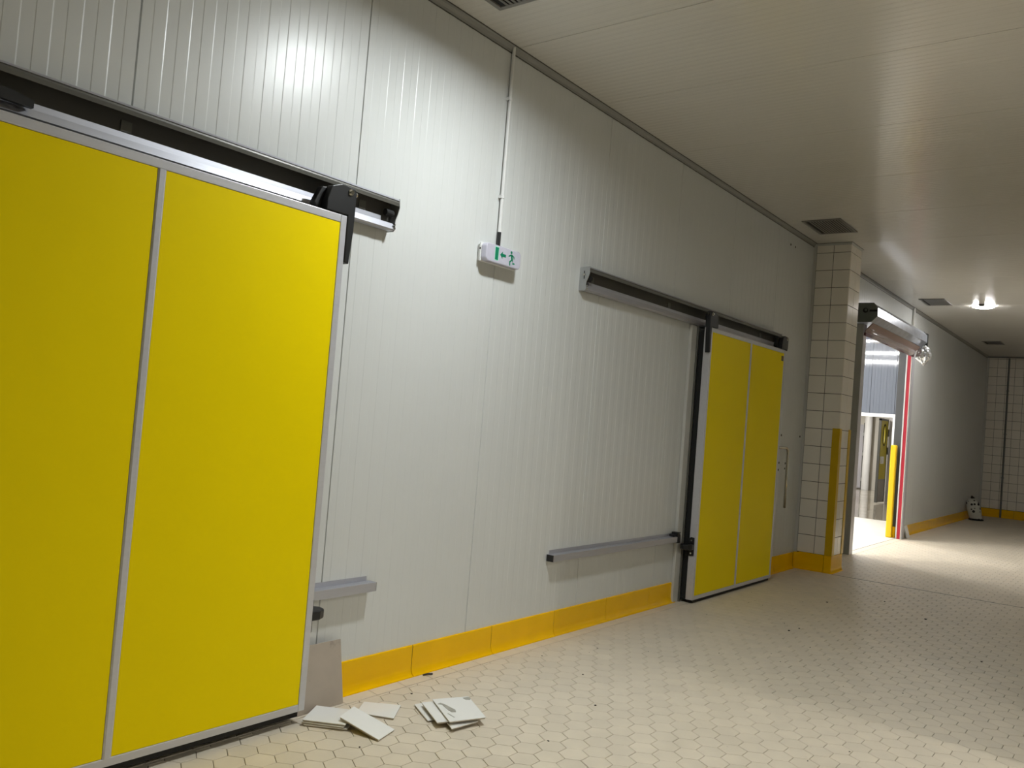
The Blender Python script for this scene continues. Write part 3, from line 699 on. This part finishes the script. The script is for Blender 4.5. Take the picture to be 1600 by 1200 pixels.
# foil-wrapped drive hanging at the end of the box
me_ = bmesh.new(); bmesh.ops.create_icosphere(me_, subdivisions=4, radius=1.0)
fo = MB()
for v in me_.verts:
    p = v.co.copy(); nz_ = noise.noise(p * 2.2) * 0.28 + noise.noise(p * 6) * 0.16
    s = 1 + nz_
    taper = 1.0 if p.z > -0.2 else max(0.35, 1 + (p.z + 0.2) * 0.8)
    fo.v.append((14.30 + p.x * 0.10 * s * taper, -0.285 + p.y * 0.105 * s * taper, 2.885 + p.z * 0.155 * (1 + nz_ * 0.4)))
fo.f = [tuple(v.index for v in f.verts) for f in me_.faces]; me_.free()
o = fo.build('wrapped_drive', 'foil', rs)
o['label'] = 'drive wrapped in crumpled silver foil'

# small things by the doorway
c2 = thing('conduit', (14.70, -0.03, 3.28), 'short white conduit between ceiling and the shutter box', 'conduit')
MB().cyl((14.70, -0.026, 3.20), (14.70, -0.026, H - 0.004), 0.020, 12).build('pipe', 'casing_white', c2)
box(14.675, 14.725, -0.05, -0.001, 3.20, 3.27).build('junction', 'casing_white', c2, bevel=0.004)
c3 = thing('pull_cord', (14.69, -0.05, 1.42), 'white pull cord with a brass end hanging beside the red strip', 'cord')
MB().tube([(14.70, -0.045, 3.19), (14.695, -0.05, 2.6), (14.70, -0.05, 2.0), (14.69, -0.05, 1.60)], 0.012, 8).build('cord', 'white_plastic', c3)
MB().cyl((14.69, -0.05, 1.60), (14.69, -0.05, 1.51), 0.014, 10).build('grip', 'bar_red_dark', c3)
MB().lathe((14.69, -0.05, 1.42), [(0.008, 0.09), (0.02, 0.075), (0.03, 0.045), (0.03, 0.02), (0.012, 0.0)], 14).build('weight', 'brass', c3)
bo = thing('bollard', (14.52, 0.105, 0), 'yellow square bollard inside the open doorway', 'bollard')
box(14.476, 14.564, 0.06, 0.148, 0.0, 1.47).build('post', 'bollard_yellow', bo, bevel=0.018, seg=3)
box(14.560, 14.618, 0.03, 0.148, 0.0, 0.17).build('foot', 'cove_yellow', bo, bevel=0.004)
# tiles leaning by the doorway
def slab_between(c, ux, uy, un, w, h, t, name, m, parent=None):
    c, ux, uy, un = Vector(c), Vector(ux).normalized(), Vector(uy).normalized(), Vector(un).normalized()
    P = lambda a, b, d: tuple(c + ux * a + uy * b + un * d)
    mb = MB().add([P(0, 0, 0), P(w, 0, 0), P(w, h, 0), P(0, h, 0), P(0, 0, t), P(w, 0, t), P(w, h, t), P(0, h, t)], [(0, 3, 2, 1), (4, 5, 6, 7), (0, 1, 5, 4), (1, 2, 6, 5), (2, 3, 7, 6), (3, 0, 4, 7)])
    return mb.build(name, m, parent)
for k, (m, lab) in enumerate((('loose_tile', 'upright white tile at the front of the two leaning by the doorway'), ('mauve_tile', 'upright grey tile behind the white one leaning by the doorway'))):
    o = slab_between((14.72 + 0.02 * k, -0.115 + 0.030 * k, 0.0), (1, 0, 0), (0, 0.055, 0.2), (0, -1, 0.275), 0.20, 0.20, 0.012, 'loose_tile', m)
    tag(o, lab, 'tile', 'tiles leaning by the doorway')
# sack in the far corner
sk = MB(); nr, nn = 14, 20
for i in range(nr + 1):
    u = i / nr; z = 0.46 * u
    wx = 0.115 * (1 - 0.25 * abs(2 * u - 1) ** 3) * (1 if u < 0.85 else 1 - (u - 0.85) * 3.2); wy = 0.135 * (1 - 0.2 * abs(2 * u - 1) ** 3) * (1 if u < 0.85 else 1 - (u - 0.85) * 3.0)
    for k in range(nn):
        a = 2 * math.pi * k / nn; c, s = math.cos(a), math.sin(a)
        f = 1 + 0.12 * noise.noise(Vector((c * 2, s * 2, z * 7)))
        sk.v.append((20.62 + wx * f * math.copysign(abs(c) ** 0.7, c), -0.225 + 0.10 * u + wy * f * math.copysign(abs(s) ** 0.7, s), z))
for i in range(nr):
    for k in range(nn): sk.f.append((i * nn + k, i * nn + (k + 1) % nn, (i + 1) * nn + (k + 1) % nn, (i + 1) * nn + k))
sk.f += [tuple(range(nn)), tuple(range(nr * nn, (nr + 1) * nn))]
st = thing('sack', (20.62, -0.225, 0), 'white sack with black spots slumped in the far corner', 'sack')
sk.build('body', 'sack', st, smooth=True)
MB().cyl((20.62, -0.12, 0.455), (20.62, -0.15, 0.495), 0.03, 8, 0.045).build('tied_top', 'black_plastic', st)
MB().lathe((20.62, -0.225, 0), [(0.13, 0.0), (0.15, 0.008), (0.14, 0.03), (0.12, 0.035)], 18).build('folded_base', 'rubber', st)
# conduit on the tiled end wall
c4 = thing('conduit', (XW - 0.03, -0.455, 0), 'dark vertical conduit on the tiled end wall', 'conduit')
MB().cyl((XW - 0.030, -0.455, 0.002), (XW - 0.030, -0.455, H - 0.04), 0.020, 12).build('pipe', 'trim_grey', c4)
for z in (0.9, 1.9, 2.9): box(XW - 0.034, XW - 0.0085, -0.485, -0.425, z, z + 0.02).build('clip', 'post_grey', c4)

# ------------------------------------------------------------------ loose tiles on the floor
o = slab_between((2.640, -0.092, 0.0), (1, 0, 0), (0, 0.055, 0.30), (0, -1, 0.18), 0.283, 0.305, 0.010, 'leaning_tile', 'mauve_tile')
tag(o, 'large mauve-grey tile propped against the wall behind the yellow door edge', 'tile')
def flat_tile(corners, z, t, label, name='loose_tile', group='white tiles lying on the floor', tilt=None, m='loose_tile'):
    """corners: four floor points in order; tilt: heights of the four corners above z"""
    h = tilt or (0, 0, 0, 0)
    v = [(x, y, z + hh) for (x, y), hh in zip(corners, h)] + [(x, y, z + t + hh) for (x, y), hh in zip(corners, h)]
    xs = sum(c[0] for c in corners) / 4; ys = sum(c[1] for c in corners) / 4
    th = thing(name, (xs, ys, z), label, 'tile', group)
    ins = lambda x, y: (xs + (x - xs) * 0.97, ys + (y - ys) * 0.97)
    MB().add([(*ins(x, y), q) for x, y, q in v[:4]] + [(*ins(x, y), q - 0.003) for x, y, q in v[4:]], [(0, 3, 2, 1), (4, 5, 6, 7), (0, 1, 5, 4), (1, 2, 6, 5), (2, 3, 7, 6), (3, 0, 4, 7)]).build('biscuit', 'loose_tile_biscuit', th)
    MB().add([(x, y, q - 0.003) for x, y, q in v[4:]] + v[4:], [(0, 3, 2, 1), (4, 5, 6, 7), (0, 1, 5, 4), (1, 2, 6, 5), (2, 3, 7, 6), (3, 0, 4, 7)]).build('glaze', m, th)
    return th
def quad(cx, cy, w, h, deg):
    a = math.radians(deg); u = (math.cos(a), math.sin(a)); v = (-u[1], u[0])
    return [(cx + u[0] * p * w / 2 + v[0] * q * h / 2, cy + u[1] * p * w / 2 + v[1] * q * h / 2) for p, q in ((-1, -1), (1, -1), (1, 1), (-1, 1))]
TT = 0.0095
for k, (dx, dy, dg, lab) in enumerate(((0.004, -0.004, 2, 'bottom white tile of the neat stack by the yellow door'), (-0.003, 0.003, -1, 'middle white tile of the neat stack by the yellow door'), (0.0, 0.0, 0, 'top white tile of the neat stack by the yellow door'))):
    flat_tile(quad(2.722 + dx, -0.240 + dy, 0.19, 0.20, 31 + dg), k * (TT + 0.0004) + 0.0005, TT, lab)
# tile with one end up on the stack
flat_tile([(2.722, -0.560), (2.700, -0.325), (2.838, -0.268), (2.860, -0.520)], 0.0006, TT, 'white tile tilted with one end resting on the neat stack', tilt=(0, 0.040, 0.040, 0))
flat_tile([(2.955, -0.420), (2.872, -0.252), (3.000, -0.168), (3.106, -0.318)], 0.0006, TT, 'single white tile lying flat beside the neat stack')
# the untidy stack
flat_tile([(3.055, -0.545), (3.165, -0.352), (3.325, -0.400), (3.225, -0.600)], 0.0006, TT, 'lowest white tile sticking out of the untidy stack')
flat_tile([(3.046, -0.702), (3.205, -0.445), (3.368, -0.520), (3.212, -0.722)], TT + 0.001, TT, 'second white tile from below in the untidy stack')
flat_tile([(3.030, -0.625), (3.170, -0.395), (3.330, -0.480), (3.195, -0.700)], 2 * TT + 0.0015, TT, 'third white tile from below in the untidy stack')
tp = flat_tile([(3.062, -0.672), (3.222, -0.418), (3.395, -0.505), (3.236, -0.748)], 3 * TT + 0.002, TT, 'top white tile of the untidy stack, smudged with mortar')
zt = 4 * TT + 0.002
MB().prism([(3.190, -0.482), (3.200, -0.500), (3.165, -0.575), (3.160, -0.600), (3.176, -0.612), (3.196, -0.592), (3.214, -0.505), (3.212, -0.478)], zt, zt + 0.0012, 'z').build('mortar_smudge', 'smudge', tp)
MB().prism([(3.352, -0.505), (3.385, -0.512), (3.378, -0.535), (3.360, -0.545), (3.345, -0.530)], zt, zt + 0.0012, 'z').build('mortar_smudge', 'smudge', tp)
MB().prism([(3.130, -0.598), (3.136, -0.600), (3.120, -0.655), (3.115, -0.652)], zt, zt + 0.0008, 'z').build('mortar_smudge', 'smudge', tp)
# crumbs
cr = MB()
def crumb(x, y, r):
    a0 = random.random() * 6
    pts = [(x + r * random.uniform(0.5, 1) * math.cos(a0 + k), y + r * random.uniform(0.5, 1) * math.sin(a0 + k)) for k in (0, 1.3, 2.5, 3.7, 5.0)]
    r *= 0.75; cr.prism(pts, 0.0006, 0.0006 + r * 0.6, 'z')
for x_, y_, r_ in [(3.285, -0.22, 0.008), (3.14, -0.62, 0.005), (2.62, -0.55, 0.006), (3.31, -1.06, 0.007), (3.9, -0.95, 0.008), (4.3, -0.62, 0.007), (6.55, -1.05, 0.012), (6.7, -1.08, 0.010), (8.0, -0.9, 0.012), (8.1, -1.7, 0.014), (8.6, -1.25, 0.012), (6.9, -2.3, 0.010)]: crumb(x_, y_, r_)
for k in range(40): crumb(random.uniform(2.2, 9.0), random.uniform(-2.6, -0.2), random.uniform(0.003, 0.006))
o = cr.build('floor_debris', 'crumb'); o['kind'] = 'stuff'; o['label'] = 'small dark crumbs scattered over the hexagon floor tiles'; o['category'] = 'debris'
ch = MB().tube([(3.545, -0.055, 0.006), (3.575, -0.062, 0.008), (3.60, -0.075, 0.006)], 0.005, 6).build('plastic_sliver', 'black_plastic')
tag(ch, 'dark curled plastic sliver on the floor against the yellow baseboard', 'debris')

# ------------------------------------------------------------------ the brightly lit room behind the doorway
X2 = 17.35; Y2 = 7.0; H2 = 3.75
fl2 = struct(MB().box(9.0, X2 + 0.12, 0.14, Y2, -0.12, 0.0).box(11.62, 14.62, 0.0, 0.14, -0.12, 0.0).build('floor_annex', 'annex_floor'))
struct(box(9.0, X2 + 0.12, 0.14, Y2, H2, H2 + 0.1).build('ceiling_annex', 'ceiling_sheet'))
struct(box(8.9, 9.0, 0.14, Y2, 0, H2).build('wall_annex_front', 'wall_sheet'))
struct(box(8.9, X2 + 0.12, Y2, Y2 + 0.1, 0, H2).build('wall_annex_left', 'wall_sheet'))
wa = struct(MB().box(X2 + 0.0095, X2 + 0.12, 0.14, 0.79, 0, H2).box(X2 + 0.0095, X2 + 0.12, 2.25, Y2, 0, H2).box(X2 + 0.0095, X2 + 0.12, 0.79, 2.25, 2.04, H2).build('wall_annex_back', 'joint'))
wall_panel(wa, 0.14, 0.79, 0, H2, X2, 'annex_sheet', 0.106, 0.0030, -1, 'y')
for a, b in ((0.79, 1.24), (1.24, 2.25)): wall_panel(wa, a, b, 2.04, H2, X2, 'annex_sheet', 0.106, 0.0030, -1, 'y')
for a, b in ((2.25, 3.4), (3.4, 4.6), (4.6, 5.8), (5.8, Y2)): wall_panel(wa, a, b, 0, H2, X2, 'annex_sheet', 0.106, 0.0030, -1, 'y')
df = thing('door_frame', (X2, 1.5, 0), 'white frame around the inner doorway of the lit room', 'door frame')
box(X2 - 0.03, X2 + 0.13, 0.73, 2.31, 1.985, 2.05).build('head', 'annex_white', df, bevel=0.003)
box(X2 - 0.03, X2 + 0.13, 0.73, 0.80, 0, 1.985).build('jamb', 'annex_white', df, bevel=0.003)
box(X2 - 0.03, X2 + 0.13, 2.25, 2.31, 0, 1.985).build('jamb', 'annex_white', df, bevel=0.003)
def batten(x, y0, y1, label):
    t = thing('batten_lamp', (x, (y0 + y1) / 2, H2 - 0.09), label, 'lamp', 'batten lamps of the lit room')
    MB().prism([(x - 0.07, H2 - 0.001), (x - 0.065, H2 - 0.05), (x - 0.05, H2 - 0.06), (x + 0.05, H2 - 0.06), (x + 0.065, H2 - 0.05), (x + 0.07, H2 - 0.001)], y0, y1, 'y').build('housing', 'lamp_housing', t)
    MB().prism([(x - 0.045, H2 - 0.060), (x - 0.036, H2 - 0.078), (x, H2 - 0.086), (x + 0.036, H2 - 0.078), (x + 0.045, H2 - 0.060)], y0 + 0.02, y1 - 0.02, 'y').build('diffuser', 'glow_annex', t)
    for y in (y0, y1): box(x - 0.055, x + 0.055, y - 0.012, y + 0.012, H2 - 0.084, H2 - 0.001).build('end_cap', 'white_plastic', t)
batten(15.4, 0.9, 2.9, 'ceiling batten in the lit room closest to the inner doorway')
batten(12.8, 1.2, 3.2, 'ceiling batten in the lit room behind the shutter box')
batten(10.4, 1.6, 3.6, 'ceiling batten in the lit room behind the tiled column')
# ---- passage past the inner doorway
struct(box(X2 + 0.12, 28.2, 0.3, 6.0, -0.12, -0.002).build('floor_passage', 'wet_floor'))
struct(box(X2 + 0.12, 28.2, 0.3, 6.0, 3.0, 3.1).build('ceiling_passage', 'ceiling_sheet'))
struct(box(28.1, 28.2, 0.3, 6.0, 0, 3.0).build('wall_passage_back', 'inner_wall'))
struct(box(X2 + 0.12, 28.2, 6.0, 6.1, 0, 3.0).build('wall_passage_left', 'inner_wall'))
struct(box(22.75, 22.85, 0.3, 2.13, 0, 3.0).build('wall_passage_right', 'post_light'))
struct(box(X2 + 0.12, 22.75, 0.2, 0.3, 0, 3.0).build('wall_passage_side', 'inner_wall'))
pd = thing('passage_door', (28.08, 4.45, 0), 'pale grey door at the end of the passage', 'door')
box(28.05, 28.098, 4.12, 4.95, 0.03, 2.02).build('leaf', 'inner_door', pd, bevel=0.004)
box(28.04, 28.098, 4.06, 4.12, 0.0, 2.08).build('frame', 'leaf_frame', pd)
for z in (1.72, 1.1, 0.3): MB().cyl((28.04, 4.10, z - 0.05), (28.04, 4.10, z + 0.05), 0.03, 8).build('hinge', 'zinc', pd)
o = MB().lathe((27.8, 3.92, 0), [(0.11, 0), (0.11, 2.99)], 20).build('round_column', 'annex_white', smooth=False)
tag(o, 'slim white column at the end of the passage', 'column')
sd = thing('swing_door', (22.3, 2.165, 0), 'yellow swing door with an oval window standing open in the passage', 'door')
ly0, ly1 = 2.140, 2.185
def ring(z_c, x_c, a, b, n=28): return [(x_c + a * math.cos(2 * math.pi * k / n), z_c + b * math.sin(2 * math.pi * k / n)) for k in range(n)]
# leaf with a real oval hole
bm_ = MB(); outer = []; n = 32
X0, X1, Z0, Z1 = 21.98, 22.70, 0.03, 2.09
hole = ring(1.69, 22.36, 0.105, 0.24, n)
for k in range(n):
    dx, dz = hole[k][0] - 22.36, hole[k][1] - 1.69
    s = min((0.34 / abs(dx)) if abs(dx) > 1e-6 else 1e9, ((Z1 - 1.69) if dz > 0 else (1.69 - 0.60)) / abs(dz) if abs(dz) > 1e-6 else 1e9)
    outer.append((22.36 + dx * s, 1.69 + dz * s))
for y in (ly0, ly1):
    bm_.v += [(p[0], y, p[1]) for p in hole] + [(p[0], y, p[1]) for p in outer]
for q, base in enumerate((0, 2 * n)):
    for k in range(n): bm_.f.append((base + k, base + (k + 1) % n, base + n + (k + 1) % n, base + n + k))
for k in range(n): bm_.f.append((k, (k + 1) % n, 2 * n + (k + 1) % n, 2 * n + k))
bm_.build('leaf', 'leaf_yellow', sd)
wr = MB()
h2 = ring(1.69, 22.36, 0.135, 0.27, n)
wr.v = [(p[0], ly0 - 0.012, p[1]) for p in hole] + [(p[0], ly0 - 0.012, p[1]) for p in h2] + [(p[0], ly0, p[1]) for p in h2]
for k in range(n): wr.f += [(k, (k + 1) % n, n + (k + 1) % n, n + k), (n + k, n + (k + 1) % n, 2 * n + (k + 1) % n, 2 * n + k)]
wr.build('window_gasket', 'rubber', sd)
MB().prism(ring(1.69, 22.36, 0.104, 0.239, n), 2.160, 2.165, 'y').build('pane', 'film', sd)
box(X0, X0 + 0.04, ly0 - 0.006, ly1 + 0.006, Z0, Z1).build('edge_frame', 'leaf_frame', sd)
box(X1 - 0.04, X1, ly0 - 0.006, ly1 + 0.006, Z0, Z1).build('edge_frame', 'leaf_frame', sd)
box(X0, X1, ly0 - 0.006, ly1 + 0.006, Z1 - 0.05, Z1).build('edge_frame', 'leaf_frame', sd)
box(X0 + 0.04, X1 - 0.04, ly0, ly1, Z0, 0.60).build('kick_plate', 'steel', sd)
box(22.06, 22.26, ly0 - 0.05, ly0, 0.98, 1.16).build('push_plate', 'white_plastic', sd, bevel=0.01)
for z in (1.75, 1.3): box(22.66, 22.72, ly0 - 0.03, ly0, z - 0.09, z + 0.09).build('hinge', 'leaf_frame', sd)
lamp(20.5, 3.2, 'glow_inner', 'round lamp in the passage before the swing door', z=3.0, group='lamps of the passage')
lamp(25.5, 3.9, 'glow_inner', 'round lamp in the passage past the swing door', z=3.0, group='lamps of the passage')
